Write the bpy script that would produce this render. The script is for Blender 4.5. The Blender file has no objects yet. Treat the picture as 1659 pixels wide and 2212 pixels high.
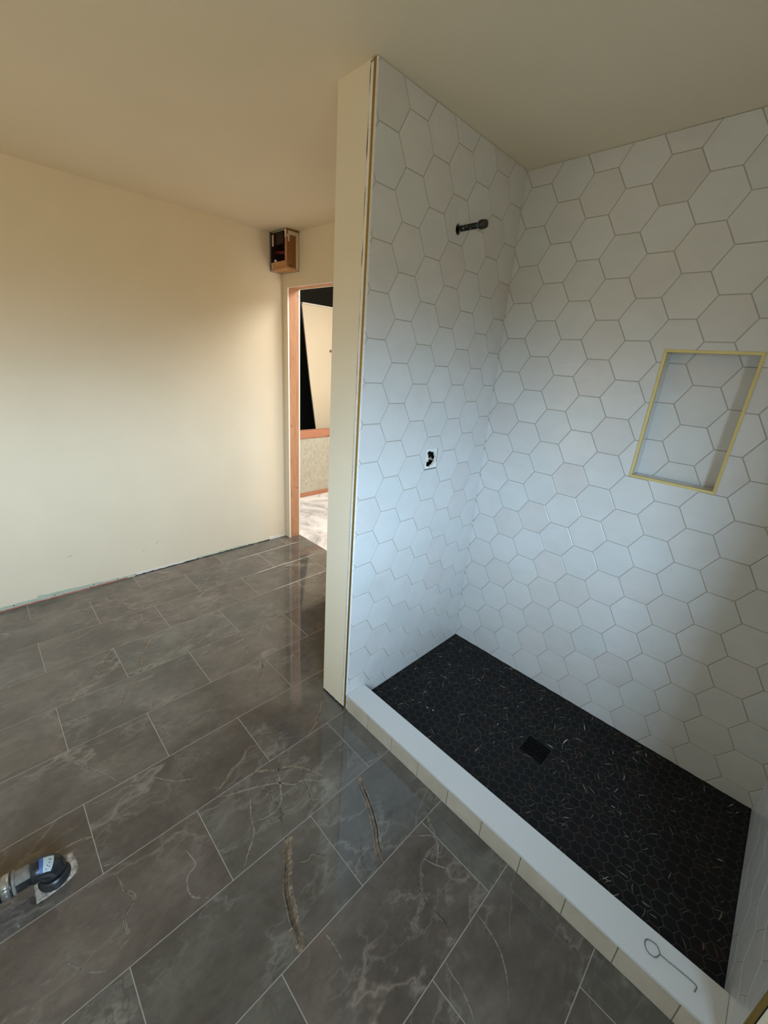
import bpy, bmesh, math, random
from mathutils import Vector, Matrix
from mathutils.geometry import tessellate_polygon
random.seed(7)
sc = bpy.context.scene
C = sc.collection

# ------------------------------------------------------------------ camera, world, lights, exposure
cam = bpy.data.cameras.new('camera')
cam.sensor_fit = 'HORIZONTAL'
cam.sensor_width = 36.0
cam.lens = 36.0 * 881.92 / 1659
cam.shift_y = -4.9 / 1659
cam.clip_start = 0.02
camo = bpy.data.objects.new('camera', cam)
C.objects.link(camo)
Rx = Vector((0.69831031, 0.71234656, 0.07017889))
Ry = Vector((0.29109268, -0.19304407, -0.93701603))
Rz = Vector((-0.65393252, 0.67475653, -0.34216353))
M = Matrix((Rx, -Ry, -Rz)).transposed().to_4x4()
M.translation = Vector((1.15316842, -1.03323158, 1.62231184))
camo.matrix_world = M
sc.camera = camo

sc.view_settings.view_transform = 'Standard'
sc.view_settings.look = 'None'
sc.view_settings.gamma = 1
sc.view_settings.use_curve_mapping = False
sc.view_settings.exposure = 0.0
sc.cycles.use_denoising = True
sc.cycles.max_bounces = 10
sc.cycles.diffuse_bounces = 8
sc.cycles.sample_clamp_indirect = 6

w = bpy.data.worlds.new('world'); sc.world = w; w.use_nodes = True
SKY, GROUND = 45.5, 4.0
wt = w.node_tree; bg = wt.nodes['Background']
tc = wt.nodes.new('ShaderNodeTexCoord'); sx = wt.nodes.new('ShaderNodeSeparateXYZ'); wt.links.new(tc.outputs['Generated'], sx.inputs[0])
mr = wt.nodes.new('ShaderNodeMapRange'); mr.inputs['From Min'].default_value = -.06; mr.inputs['From Max'].default_value = .10
wt.links.new(sx.outputs[2], mr.inputs['Value'])
mx = wt.nodes.new('ShaderNodeMix'); mx.data_type = 'RGBA'; wt.links.new(mr.outputs[0], mx.inputs[0])
mx.inputs[6].default_value = (GROUND*.95, GROUND*.9, GROUND*.7, 1)        # ground below the horizon
mx.inputs[7].default_value = (SKY*.545, SKY*.79, SKY*1.05, 1)               # blue sky above it
el = wt.nodes.new('ShaderNodeValToRGB'); wt.links.new(sx.outputs[2], el.inputs[0])   # trees and the eave dim the upper sky
er = el.color_ramp.elements
for p_, v_ in ((.17, 1.0), (.34, .84), (.50, .60), (.70, .32)): e_ = er.new(p_); e_.color = (v_, v_, v_, 1)
er[0].color = (1, 1, 1, 1); er[-1].color = (.12, .12, .12, 1)
ml = wt.nodes.new('ShaderNodeMix'); ml.data_type = 'RGBA'; ml.blend_type = 'MULTIPLY'; ml.inputs[0].default_value = 1
wt.links.new(mx.outputs[2], ml.inputs[6]); wt.links.new(el.outputs[0], ml.inputs[7])
wt.links.new(ml.outputs[2], bg.inputs[0]); bg.inputs[1].default_value = 1.0

def area(name, loc, direction, sx, sy, energy, color, spread=180):
    l = bpy.data.lights.new(name, 'AREA'); l.shape = 'RECTANGLE'; l.size = sx; l.size_y = sy
    l.energy = energy; l.color = color; l.spread = math.radians(spread)
    o = bpy.data.objects.new(name, l); C.objects.link(o); o.location = loc
    o.rotation_euler = Vector(direction).to_track_quat('-Z', 'Y').to_euler()
    return o
# daylight entering through the window in the right wall; added warm rear fill
po = area('window_portal', (1.97, -1.205, 1.45), (-1, 0, 0), 1.07, 0.90, 1, (1, 1, 1)); po.data.cycles.is_portal = True
area('rear_window_daylight', (-0.9, -2.36, 1.20), (-0.55, 1, 0.22), 1.2, 1.1, 8, (1.0, 0.82, 0.62), 150)  # lamp added to warm the ceiling; the wall behind it is closed
area('hall_daylight', (-1.45, 1.95, 2.60), (-0.15, -0.02, -1), 1.0, 1.1, 74, (1.0, 0.965, 0.92), 170)
area('hall_window_daylight', (-0.24, 1.32, 1.15), (-1, -0.12, -0.02), 0.42, 1.3, 8, (0.94, 0.97, 1.0), 170)

# ------------------------------------------------------------------ dimensions (metres)
ZC = 2.44; D = 0.8954; L = 1.4624; XL = -1.9661; YD = 0.8763; W = 0.1832
YDB = 0.990; DX0 = -1.901; DX1 = -1.08; DZ = 2.095
YF = -2.40; XR = 1.92
HA = 0.1514; HS = HA / math.sqrt(3)
NX0, NX1, NZ0, NZ1, ND = 0.7063, 1.0028, 1.2375, 1.7381, 0.09

# ------------------------------------------------------------------ material helpers
def s2l(c):
    return tuple(((v/255)/12.92 if v/255 <= .04045 else ((v/255+.055)/1.055)**2.4) for v in c)
class NT:
    def __init__(s, name, base=(0.5, 0.5, 0.5), rough=0.5, metal=0.0, spec=0.5):
        s.m = bpy.data.materials.new(name); s.m.use_nodes = True
        s.t = s.m.node_tree; s.b = s.t.nodes['Principled BSDF']
        s.b.inputs['Base Color'].default_value = (*base, 1)
        s.b.inputs['Roughness'].default_value = rough
        s.b.inputs['Metallic'].default_value = metal
        s.b.inputs['Specular IOR Level'].default_value = spec
    def n(s, typ, **kw):
        o = s.t.nodes.new(typ)
        for k, v in kw.items(): setattr(o, k, v)
        return o
    def l(s, a, b): s.t.links.new(a, b)
    def coord(s, attr=None, k=20.0):
        g = s.n('ShaderNodeNewGeometry').outputs['Position']
        if attr is None: return g
        a = s.n('ShaderNodeAttribute', attribute_name=attr)
        m = s.n('ShaderNodeVectorMath', operation='SCALE'); m.inputs['Scale'].default_value = k
        s.l(a.outputs['Color'], m.inputs[0])
        ad = s.n('ShaderNodeVectorMath', operation='ADD'); s.l(g, ad.inputs[0]); s.l(m.outputs[0], ad.inputs[1])
        s.attr = a.outputs['Color']
        return ad.outputs[0]
    def noise(s, vec, scale, detail=3, rough=.5, dist=0.0, stretch=None):
        if stretch:
            m = s.n('ShaderNodeMapping'); m.inputs['Scale'].default_value = stretch; s.l(vec, m.inputs[0]); vec = m.outputs[0]
        o = s.n('ShaderNodeTexNoise'); o.inputs['Scale'].default_value = scale; o.inputs['Detail'].default_value = detail
        o.inputs['Roughness'].default_value = rough; o.inputs['Distortion'].default_value = dist
        s.l(vec, o.inputs['Vector']); return o.outputs['Fac']
    def ramp(s, fac, stops):
        r = s.n('ShaderNodeValToRGB'); e = r.color_ramp.elements
        while len(e) < len(stops): e.new(0.5)
        for i, (p, c) in enumerate(stops):
            e[i].position = p; e[i].color = (*c, 1) if not isinstance(c, (int, float)) else (c, c, c, 1)
        s.l(fac, r.inputs[0]); return r.outputs[0]
    def mix(s, fac, a, b, mode='MIX'):
        m = s.n('ShaderNodeMix', data_type='RGBA', blend_type=mode)
        if isinstance(fac, (int, float)): m.inputs[0].default_value = fac
        else: s.l(fac, m.inputs[0])
        for v, i in ((a, 6), (b, 7)):
            if isinstance(v, tuple): m.inputs[i].default_value = (*v, 1)
            else: s.l(v, m.inputs[i])
        return m.outputs[2]
    def math(s, op, a, b=None):
        m = s.n('ShaderNodeMath', operation=op)
        for v, i in ((a, 0), (b, 1)):
            if v is None: continue
            if isinstance(v, (int, float)): m.inputs[i].default_value = v
            else: s.l(v, m.inputs[i])
        return m.outputs[0]
    def color(s, c): s.l(c, s.b.inputs['Base Color'])
    def bump(s, h, strength=.1, dist=.002):
        b = s.n('ShaderNodeBump'); b.inputs['Strength'].default_value = strength; b.inputs['Distance'].default_value = dist
        s.l(h, b.inputs['Height']); s.l(b.outputs[0], s.b.inputs['Normal'])
def simple(name, col, rough=.6, metal=0.0, var=.06, scale=40, spec=.5, bump=0.0, stretch=None):
    m = NT(name, col, rough, metal, spec)
    v = m.coord(); f = m.noise(v, scale, 4, .6, 0.0, stretch)
    m.color(m.ramp(f, [(.25, tuple(c*(1-var) for c in col)), (.75, tuple(min(1, c*(1+var)) for c in col))]))
    if bump: m.bump(f, bump)
    return m.m

def paint(name, col):
    m = NT(name, col, .62, 0, .35)
    v = m.coord(); f = m.noise(v, 3.0, 3); g = m.noise(v, 260, 2)
    m.color(m.ramp(f, [(.3, tuple(c*.975 for c in col)), (.7, tuple(min(1, c*1.015) for c in col))]))
    m.bump(g, .12, .0006); return m.m
CREAM = (0.815, 0.712, 0.535)
M_paint = paint('cream_paint', CREAM)
M_ceil = paint('ceiling_paint', (0.80, 0.70, 0.53))
M_gyp = simple('gypsum_white', (.80, .77, .71), .8, var=.12, scale=90, bump=.4)
M_gypt = simple('gypsum_tan', (.60, .50, .38), .85, var=.2, scale=90, bump=.4)
M_dark = simple('dark_gap', (.012, .009, .007), .9)
M_black = simple('black_void', (.003, .0035, .003), .9)
M_darkwall = simple('dark_green_paint', (.016, .020, .017), .7, var=.1, scale=3)
M_brass = simple('brushed_brass', s2l((208, 190, 128)), .45, .45, var=.05, scale=200)
M_brassd = simple('satin_brass_profile', s2l((170, 142, 78)), .42, .8, var=.05, scale=200)
M_quartz = simple('white_quartz', (.70, .705, .70), .22, var=.02, scale=300)
M_grout = simple('wall_grout', (.40, .37, .32), .85, var=.06, scale=200)
M_fgrout = simple('floor_grout', (.36, .33, .28), .85, var=.1, scale=60)
M_pgrout = simple('mosaic_grout', (.055, .050, .047), .8, var=.2, scale=60)
M_sliver = simple('pale_fleck', (.20, .165, .12), .35, var=.4, scale=25)
M_sliverw = simple('ivory_fleck', (.36, .33, .29), .35, var=.4, scale=25)
M_sliverr = simple('rust_fleck', (.13, .07, .05), .35, var=.3, scale=25)
M_abs = simple('black_abs_plastic', (.022, .022, .024), .33, var=.5, scale=60)
M_dust = simple('dusty_abs_plastic', (.20, .18, .155), .6, var=.4, scale=45)
M_steel = simple('steel_band', (.42, .40, .35), .35, .8, var=.15, scale=50)
M_wire = simple('grey_wire', (.20, .20, .19), .4, .6)
M_iron = simple('black_iron', (.016, .014, .011), .4, .3, var=.5, scale=120)
M_ironb = simple('brown_iron_cap', (.030, .025, .018), .45, .2, var=.3, scale=80)
M_blue = simple('blue_tape', (.05, .14, .28), .5)
M_bluel = simple('blue_label_edge', (.05, .12, .32), .5)
M_label = simple('pale_label', (.45, .52, .52), .5, var=.1, scale=30)
M_ink = simple('label_ink', (.04, .06, .12), .6)
M_mortar = simple('crumbly_mortar', (.40, .35, .30), .95, var=.85, scale=85, bump=1.0)
M_pink = simple('pink_shim', (.50, .20, .15), .7, var=.3, scale=40)
M_green = simple('green_wallboard', (.46, .52, .41), .85, var=.12, scale=50)
M_screw = simple('screw_head', (.02, .02, .02), .5, .5)
M_redpipe = simple('dark_red_pipe', (.10, .008, .008), .5)
M_scuff = simple('scuff_grey', (.20, .18, .15), .8)
M_brown = simple('brown_cleat', (.30, .16, .09), .7)
M_patina = simple('valve_brass', (.40, .34, .22), .45, .5, var=.3, scale=80)

def wood(name, a, b, rough=.65, axis=2, sc_=22):
    m = NT(name, a, rough); v = m.coord()
    st = [1, 1, 1]; st[axis] = .07
    f = m.noise(v, sc_*2.2, 5, .65, .6, tuple(st))
    k = m.noise(v, 9, 2)
    c = m.ramp(f, [(.30, a), (.55, b), (.72, tuple(x*.72 for x in a))])
    c = m.mix(m.ramp(k, [(.66, 0.0), (.74, .7)]), c, tuple(x*.45 for x in a))
    m.color(c); m.bump(f, .3, .001); return m.m
M_fir = wood('fir_stud', (.36, .165, .080), (.50, .255, .130))
M_firh = wood('fir_header', (.40, .19, .095), (.54, .28, .15), axis=0)
M_firy = wood('fir_rail', (.36, .14, .075), (.45, .20, .115), axis=1)
M_firp = wood('fir_plate', (.42, .20, .085), (.56, .29, .13), axis=0)
M_brownb = wood('brown_board', (.20, .080, .014), (.26, .11, .025))
M_darkb = wood('dark_board', (.022, .006, .003), (.035, .010, .005))  # brown wood with the soffit cavity's shade put into its colour

def hex_tile_mat():
    m = NT('glazed_white_tile', (.7, .7, .7), .24, 0, .5)
    v = m.coord('tid', 13.0)
    f = m.noise(v, 5.0, 4, .55, .4, (1, 1, 1.6))
    fine = m.noise(v, 42, 4, .65)
    c = m.ramp(f, [(.25, (.625, .615, .600)), (.50, (.665, .655, .635)), (.75, (.69, .68, .66))])
    tint = m.ramp(m.n('ShaderNodeSeparateColor').outputs[0], [(0, 1), (1, 1)])
    sep = m.n('ShaderNodeSeparateColor'); m.l(m.attr, sep.inputs[0])
    t = m.ramp(sep.outputs[0], [(0, (.955, .925, .91)), (.3, (.985, .975, .96)), (.7, (1, 1, 1)), (1, (.955, .975, .965))])
    c = m.mix(1.0, c, t, 'MULTIPLY')
    c = m.mix(m.ramp(fine, [(.62, 0.0), (.8, .05)]), c, (.45, .44, .43))
    m.color(c)
    wv = m.noise(v, 11, 3, .5, .6)
    m.bump(wv, .5, .006)
    return m.m
M_tile = hex_tile_mat()

def floor_mat():
    m = NT('grey_marble_tile', (.1, .1, .1), .13, 0, .75)
    v = m.coord('tid', 9.0)
    sep = m.n('ShaderNodeSeparateColor'); m.l(m.attr, sep.inputs[0])
    big = m.noise(v, 2.6, 5, .6, .5)
    cloud = m.noise(v, 7.0, 6, .65, .5, (1, .6, 1))
    c = m.ramp(big, [(.30, (.086, .077, .067)), (.50, (.113, .102, .090)), (.70, (.152, .139, .124))])
    c2 = m.ramp(cloud, [(.30, (.80, .78, .77)), (.52, (1.0, .99, .98)), (.72, (1.30, 1.27, 1.22))])
    c = m.mix(1.0, c, c2, 'MULTIPLY')
    c3 = m.ramp(m.noise(v, 34, 6, .72, .4, (1, .6, 1)), [(.32, (.86, .86, .86)), (.5, (1, 1, 1)), (.68, (1.16, 1.15, 1.13))])
    c = m.mix(1.0, c, c3, 'MULTIPLY')
    # fine pale vein lines: ridges of a warped noise, faded in and out by another
    for scale, width, col, thr, st in ((1.5, .0045, (.27, .24, .205), .52, (1, .5, 1)), (3.4, .0065, (.215, .195, .172), .47, (1, .45, 1)), (6.5, .009, (.175, .160, .142), .48, (1, .5, 1)), (2.3, .003, (.045, .034, .026), .57, (.6, 1, 1))):
        n1 = m.noise(v, scale, 6, .56, .15, st)
        r = m.math('ABSOLUTE', m.math('SUBTRACT', n1, .5))
        line = m.ramp(r, [(0.0, 1.0), (width, .35), (width*2.5, 0.0)])
        fade = m.ramp(m.noise(v, 3.4, 2), [(thr-.05, 0.0), (thr+.09, .8)])
        c = m.mix(m.math('MULTIPLY', line, fade), c, col)
    hue = m.ramp(sep.outputs[1], [(0, (1.05, .98, .95)), (.5, (1, 1, 1)), (1, (.95, .99, .98))])
    c = m.mix(1.0, c, hue, 'MULTIPLY')
    m.color(c)
    m.l(m.ramp(cloud, [(.3, .035), (.8, .085)]), m.b.inputs['Roughness'])
    m.bump(m.noise(v, 5, 2), .10, .003)
    return m.m
M_floor = floor_mat()
def vein_mat(name, a, b, scale=60):
    m = NT(name, a, .35); v = m.coord()
    f = m.noise(v, scale, 5, .7, 1.0, (1, .35, 1))
    c = m.ramp(f, [(.35, a), (.5, b), (.6, tuple(x*.35 for x in a)), (.7, b)])
    m.color(c)
    e = m.noise(v, 45, 4, .7)
    al = m.ramp(e, [(.24, 0.0), (.38, 1.0)])
    m.l(al, m.b.inputs['Alpha'])
    return m.m
M_vb = vein_mat('brown_vein', (.085, .052, .030), (.26, .19, .13))
M_vt = vein_mat('tan_vein', (.30, .25, .18), (.20, .165, .12))
M_vp = vein_mat('pale_vein', (.20, .18, .155), (.26, .235, .205))
M_vB = vein_mat('bark_vein', (.36, .29, .215), (.17, .125, .085), 60)

M_vd = vein_mat('dark_crack', (.035, .024, .016), (.06, .042, .028), 60)
def beige_mat():
    m = NT('beige_tile', (.5, .42, .3), .4)
    v = m.coord('tid', 5.0)
    f = m.noise(v, 14, 4, .6)
    m.color(m.ramp(f, [(.3, (.50, .435, .335)), (.7, (.60, .53, .42))])); return m.m
M_beige = beige_mat()
M_bgrout = simple('beige_grout', (.22, .18, .13), .85)
def pan_mat():
    m = NT('black_marble', (.01, .01, .01), .5, 0, .22)
    v = m.coord('tid', 6.0)
    f = m.noise(v, 18, 4, .6)
    c = m.ramp(f, [(.3, (.0040, .0040, .0044)), (.7, (.0085, .0085, .0086))])
    sep = m.n('ShaderNodeSeparateColor'); m.l(m.attr, sep.inputs[0])
    c = m.mix(m.ramp(sep.outputs[0], [(.80, 0.0), (.95, .6)]), c, (.016, .009, .006))
    m.color(c); return m.m
M_pan = pan_mat()
def dusty_floor():
    m = NT('dusty_subfloor', (.5, .5, .5), .9); v = m.coord()
    f = m.noise(v, 3.2, 6, .65, 1.0); g = m.noise(v, 60, 3, .7)
    c = m.ramp(f, [(.36, (.30, .29, .285)), (.48, (.55, .53, .51)), (.62, (.72, .70, .68))])
    c = m.mix(m.ramp(g, [(.68, 0.0), (.72, .8)]), c, (.22, .20, .18)); m.color(c); m.bump(g, .5, .004); return m.m
M_dusty = dusty_floor()
def osb():
    m = NT('scratched_grey_board', (.4, .38, .3), .85); v = m.coord()
    f = m.noise(v, 30, 6, .8, .3, (1, 1, .8)); g = m.noise(v, 4, 3)
    c = m.ramp(f, [(.36, (.34, .32, .25)), (.5, (.42, .40, .32)), (.66, (.52, .49, .41))])
    m.color(m.mix(m.ramp(g, [(.3, 0.0), (.8, .5)]), c, (.52, .48, .38))); return m.m
M_osb = osb()

# ------------------------------------------------------------------ object helpers
def obj(name, bm, mats, parent=None, **props):
    me = bpy.data.meshes.new(name); bmesh.ops.recalc_face_normals(bm, faces=bm.faces) if props.pop('recalc', False) else None
    bm.to_mesh(me); bm.free()
    for m in (mats if isinstance(mats, (list, tuple)) else [mats]): me.materials.append(m)
    o = bpy.data.objects.new(name, me); C.objects.link(o)
    if parent is not None:
        o.parent = parent; q = parent; t = Vector((0, 0, 0))
        while q is not None: t += q.location; q = q.parent
        o.location = -t   # meshes are written in world coordinates
    for k, v in props.items(): o[k] = v
    return o
def empty(name, loc, label, cat, **props):
    o = bpy.data.objects.new(name, None); C.objects.link(o); o.location = loc; o.empty_display_size = .05
    if label: o['label'] = label; o['category'] = cat
    for k, v in props.items(): o[k] = v
    return o
def struct(name, bm, mats, label, cat, **kw):
    return obj(name, bm, mats, kind='structure', label=label, category=cat, **kw)
def box(bm, x0, x1, y0, y1, z0, z1, mi=0, bev=0.0):
    vs = [bm.verts.new((x, y, z)) for x in (x0, x1) for y in (y0, y1) for z in (z0, z1)]
    F = [(0, 1, 3, 2), (4, 6, 7, 5), (0, 4, 5, 1), (2, 3, 7, 6), (0, 2, 6, 4), (1, 5, 7, 3)]
    fs = []
    for f in F:
        q = bm.faces.new([vs[i] for i in f]); q.material_index = mi; fs.append(q)
    if bev:
        es = list({e for f in fs for e in f.edges})
        bmesh.ops.bevel(bm, geom=es, offset=bev, segments=2, affect='EDGES', profile=.6)
    return fs
def B(*a, **k):
    bm = bmesh.new(); box(bm, *a, **k); return bm
def tube(bm, pts, radii, seg=20, caps=True, mi=0, mis=None):
    rings = []; n = len(pts); pts = [Vector(p) for p in pts]
    up = None
    for i in range(n):
        t = (pts[min(i+1, n-1)] - pts[max(i-1, 0)]).normalized()
        if up is None:
            up = t.orthogonal().normalized()
        up = (up - t*up.dot(t)).normalized(); side = t.cross(up)
        r = radii[i] if isinstance(radii, (list, tuple)) else radii
        rings.append([bm.verts.new(pts[i] + (up*math.cos(a) + side*math.sin(a))*r) for a in [2*math.pi*k/seg for k in range(seg)]])
    for i in range(n-1):
        for k in range(seg):
            f = bm.faces.new([rings[i][k], rings[i][(k+1) % seg], rings[i+1][(k+1) % seg], rings[i+1][k]])
            f.smooth = True; f.material_index = mis[i] if mis else mi
    if caps:
        a = bm.faces.new(rings[0][::-1]); b = bm.faces.new(rings[-1]); a.material_index = mis[0] if mis else mi; b.material_index = mis[-1] if mis else mi
def poly_clip(P, axis, val, keep_less):
    out = []; n = len(P)
    ins = (lambda p: p[axis] <= val+1e-9) if keep_less else (lambda p: p[axis] >= val-1e-9)
    for i in range(n):
        a, b = P[i], P[(i+1) % n]
        ia, ib = ins(a), ins(b)
        if ia: out.append(a)
        if ia != ib:
            t = (val-a[axis])/(b[axis]-a[axis]); q = [a[0]+t*(b[0]-a[0]), a[1]+t*(b[1]-a[1])]; q[axis] = val; out.append(tuple(q))
    return out
def clean(P, eps=.0008):
    out = []
    for p in P:
        if not out or math.hypot(p[0]-out[-1][0], p[1]-out[-1][1]) > eps: out.append(p)
    while len(out) > 1 and math.hypot(out[0][0]-out[-1][0], out[0][1]-out[-1][1]) <= eps: out.pop()
    return out
def areaof(P):
    return .5*sum(P[i][0]*P[(i+1) % len(P)][1]-P[(i+1) % len(P)][0]*P[i][1] for i in range(len(P)))
def inset(P, offs):
    n = len(P); lines = []
    for i in range(n):
        a, b = P[i], P[(i+1) % n]; dx, dy = b[0]-a[0], b[1]-a[1]; l = math.hypot(dx, dy)
        nx, ny = -dy/l, dx/l; o = offs[i]
        lines.append(((a[0]+nx*o, a[1]+ny*o), (dx/l, dy/l)))
    out = []
    for i in range(n):
        (p, d), (q, e) = lines[i-1], lines[i]
        cr = d[0]*e[1]-d[1]*e[0]
        if abs(cr) < 1e-6: out.append(q); continue
        t = ((q[0]-p[0])*e[1]-(q[1]-p[1])*e[0])/cr
        out.append((p[0]+d[0]*t, p[1]+d[1]*t))
    return out
def put_tile(bm, lay, P, rects, mp, tid, bev=.0012, drop=.0007, depth=.0022, hole=None, mi=0, edge_gap=0.0):
    """P ccw polygon in (u,v); mp(u,v,h)->world; rects=(u0,u1,v0,v1): edges lying on it are cut, unbevelled"""
    u0, u1, v0, v1 = rects
    P = poly_clip(P, 0, u0, False); P = poly_clip(P, 0, u1, True) if P else P
    P = poly_clip(P, 1, v0, False) if P else P; P = poly_clip(P, 1, v1, True) if P else P
    P = clean(P)
    if len(P) < 3 or areaof(P) < 2e-6: return
    offs = []
    for i in range(len(P)):
        a, b = P[i], P[(i+1) % len(P)]
        on = (abs(a[0]-u0) < 1e-6 and abs(b[0]-u0) < 1e-6) or (abs(a[0]-u1) < 1e-6 and abs(b[0]-u1) < 1e-6) or (abs(a[1]-v0) < 1e-6 and abs(b[1]-v0) < 1e-6) or (abs(a[1]-v1) < 1e-6 and abs(b[1]-v1) < 1e-6)
        offs.append(0.0 if on else bev)
    T = inset(P, offs)
    if areaof(T) <= 1e-6: return
    top = [bm.verts.new(mp(u, v, 0)) for u, v in T]
    mid = [bm.verts.new(mp(u, v, -drop)) for u, v in P]
    bot = [bm.verts.new(mp(u, v, -depth)) for u, v in P]
    fs = []
    if hole:
        hv = [bm.verts.new(mp(u, v, 0)) for u, v in hole]
        hb = [bm.verts.new(mp(u, v, -.008)) for u, v in hole]
        allv = top+hv
        for tri in tessellate_polygon([[Vector((u, v, 0)) for u, v in T], [Vector((u, v, 0)) for u, v in hole]]):
            q = [allv[i] for i in tri]
            fs.append(bm.faces.new(q))
        for i in range(len(hv)):
            j = (i+1) % len(hv); fs.append(bm.faces.new([hv[j], hv[i], hb[i], hb[j]]))
    else:
        fs.append(bm.faces.new(top))
    n = len(P)
    for i in range(n):
        j = (i+1) % n
        fs.append(bm.faces.new([mid[i], mid[j], top[j], top[i]])); fs.append(bm.faces.new([bot[i], bot[j], mid[j], mid[i]]))
    for f in fs:
        f.material_index = mi
        for lp in f.loops: lp[lay] = (*tid, 1)
def hexpoly(cx, cy, ap):
    r = ap/math.cos(math.pi/6)
    return [(cx+r*math.cos(k*math.pi/3), cy+r*math.sin(k*math.pi/3)) for k in range(6)]
def rnd3(): return (random.random(), random.random(), random.random())
def hexwall(name, mp, regions, u0, v0, full, holes={}, seed=1, grout=.0032, **kw):
    """regions: rects that tile the wall; full: bounding rect; holes: {(i,j): polygon}"""
    random.seed(seed)
    bm = bmesh.new(); lay = bm.loops.layers.float_color.new('tid')
    for i in range(-2, int((full[1]-full[0])/(1.5*HS))+3):
        for j in range(-2, int((full[3]-full[2])/HA)+3):
            i0 = math.floor((full[0]-u0)/(1.5*HS)); j0 = math.floor((full[2]-v0)/HA)
            ii, jj = i+i0, j+j0
            cx = u0+1.5*HS*ii; cy = v0+HA*(jj+(ii % 2)/2); tid = rnd3()
            for r in regions:
                put_tile(bm, lay, hexpoly(cx, cy, HA/2-grout/2), r, mp, tid, hole=holes.get((ii, jj)))
    for r in regions:
        if r in kw.get('nogrout', []): continue
        f = bm.faces.new([bm.verts.new(mp(u, v, -.0016)) for u, v in ((r[0], r[2]), (r[1], r[2]), (r[1], r[3]), (r[0], r[3]))]); f.material_index = 1
        for lp in f.loops: lp[lay] = (0, 0, 0, 1)
    return bm

# ------------------------------------------------------------------ room shell
TH = .10
bm = bmesh.new()
box(bm, XL-TH, XL, YF-TH, YD+.01, -.05, ZC+.05)
struct('wall_left', bm, M_paint, 'long plain cream painted wall on the left of the grey tiled floor', 'wall')
bm = bmesh.new(); box(bm, XL-TH, XR+TH, YF-TH, YDB, ZC, 3.35)
struct('ceiling', bm, M_ceil, 'plain cream ceiling over the bathroom and the shower', 'ceiling')
bm = bmesh.new(); box(bm, XL-TH, XR+TH, YF-TH, YF, -.05, ZC)
struct('wall_behind', bm, M_paint, 'cream wall behind the viewer closing the bathroom', 'wall')
# right wall with the window opening
wy0, wy1, wz0, wz1 = -1.74, -.67, 1.00, 1.90
bm = bmesh.new()
box(bm, XR, XR+TH, YF, wy0, -.05, ZC); box(bm, XR, XR+TH, wy1, 1.0, -.05, ZC)
box(bm, XR, XR+TH, wy0, wy1, -.05, wz0); box(bm, XR, XR+TH, wy0, wy1, wz1, ZC)
struct('wall_right', bm, M_paint, 'cream wall right of the viewer with the window in it', 'wall')
bm = bmesh.new()
for a in ((wy0, wy0+.04, wz0, wz1), (wy1-.04, wy1, wz0, wz1), (wy0+.04, wy1-.04, wz0, wz0+.04), (wy0+.04, wy1-.04, wz1-.04, wz1)):
    box(bm, XR+.02, XR+.08, *a)
struct('window_1', bm, M_gyp, 'white window frame in the right hand wall', 'window')

# far wall with the doorway (front sheet, back sheet; stud bay open at the doorway)
bm = bmesh.new()
for y0, y1 in ((YD, YD+.0125), (YDB-.0125, YDB)):
    x0 = XL-.05
    box(bm, x0, DX0, y0, y1, -.01, DZ); box(bm, x0, -W+.01, y0, y1, DZ, ZC); box(bm, DX1, -W+.01, y0, y1, -.01, DZ)
for f in bm.faces:
    f.normal_update(); c = f.calc_center_median()
    if abs(f.normal.y) < .5 and c.z < DZ+.01 and DX0-.001 < c.x < DX1+.001: f.material_index = 1
struct('wall_far', bm, [M_paint, M_gyp], 'cream wall at the far end with the unframed doorway cut in it', 'wall')
door = empty('door_1', (DX0, YD, 0), None, None, kind='structure')
door['label'] = 'rough doorway opening of bare fir studs in the far cream wall'; door['category'] = 'doorway'
y0, y1 = YD+.0125, YDB-.0125
obj('jamb', B(DX0-.038, DX0-.001, y0, y1, 0.002, DZ+.003), M_fir, door)
obj('jamb', B(DX1+.001, DX1+.038, y0, y1, 0.002, DZ+.003), M_fir, door)
obj('head_jamb', B(DX0-.038, DX1+.038, y0, y1, DZ+.003, DZ+.09), M_firh, door)

# partition between bathroom and shower
HV = [(.4321, 1.2506), (.4475, 1.2425), (.4617, 1.2441), (.4729, 1.2337), (.4780, 1.2230), (.4838, 1.214), (.4791, 1.1957), (.4654, 1.1823), (.4442, 1.1718), (.4249, 1.1761), (.4177, 1.1816), (.4177, 1.2028), (.4200, 1.2120), (.4188, 1.2256), (.4183, 1.2411)]
vr = (.4050, .4895, 1.1645, 1.2575)      # cut rectangle in the tile round the valve
YE = -.006
bm = bmesh.new()
box(bm, -W, -W+.0125, YE, YD, 0.004, ZC)                      # left sheet
box(bm, -W+.0125, -.026, YE, YE+.0125, 0.004, ZC)              # end cap
box(bm, -.021, -.012, YE+.004, .38, 0.004, ZC, 1); box(bm, -.021, -.012, .52, YDB, 0.004, ZC, 1)
box(bm, -.021, -.012, .38, .52, 0.004, 1.12, 1); box(bm, -.021, -.012, .38, .52, 1.30, 2.07, 1); box(bm, -.021, -.012, .38, .52, 2.17, ZC, 1)
struct('wall_partition', bm, [M_paint, M_gyp], 'narrow cream end of the partition between the bathroom floor and the shower', 'wall')
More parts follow.
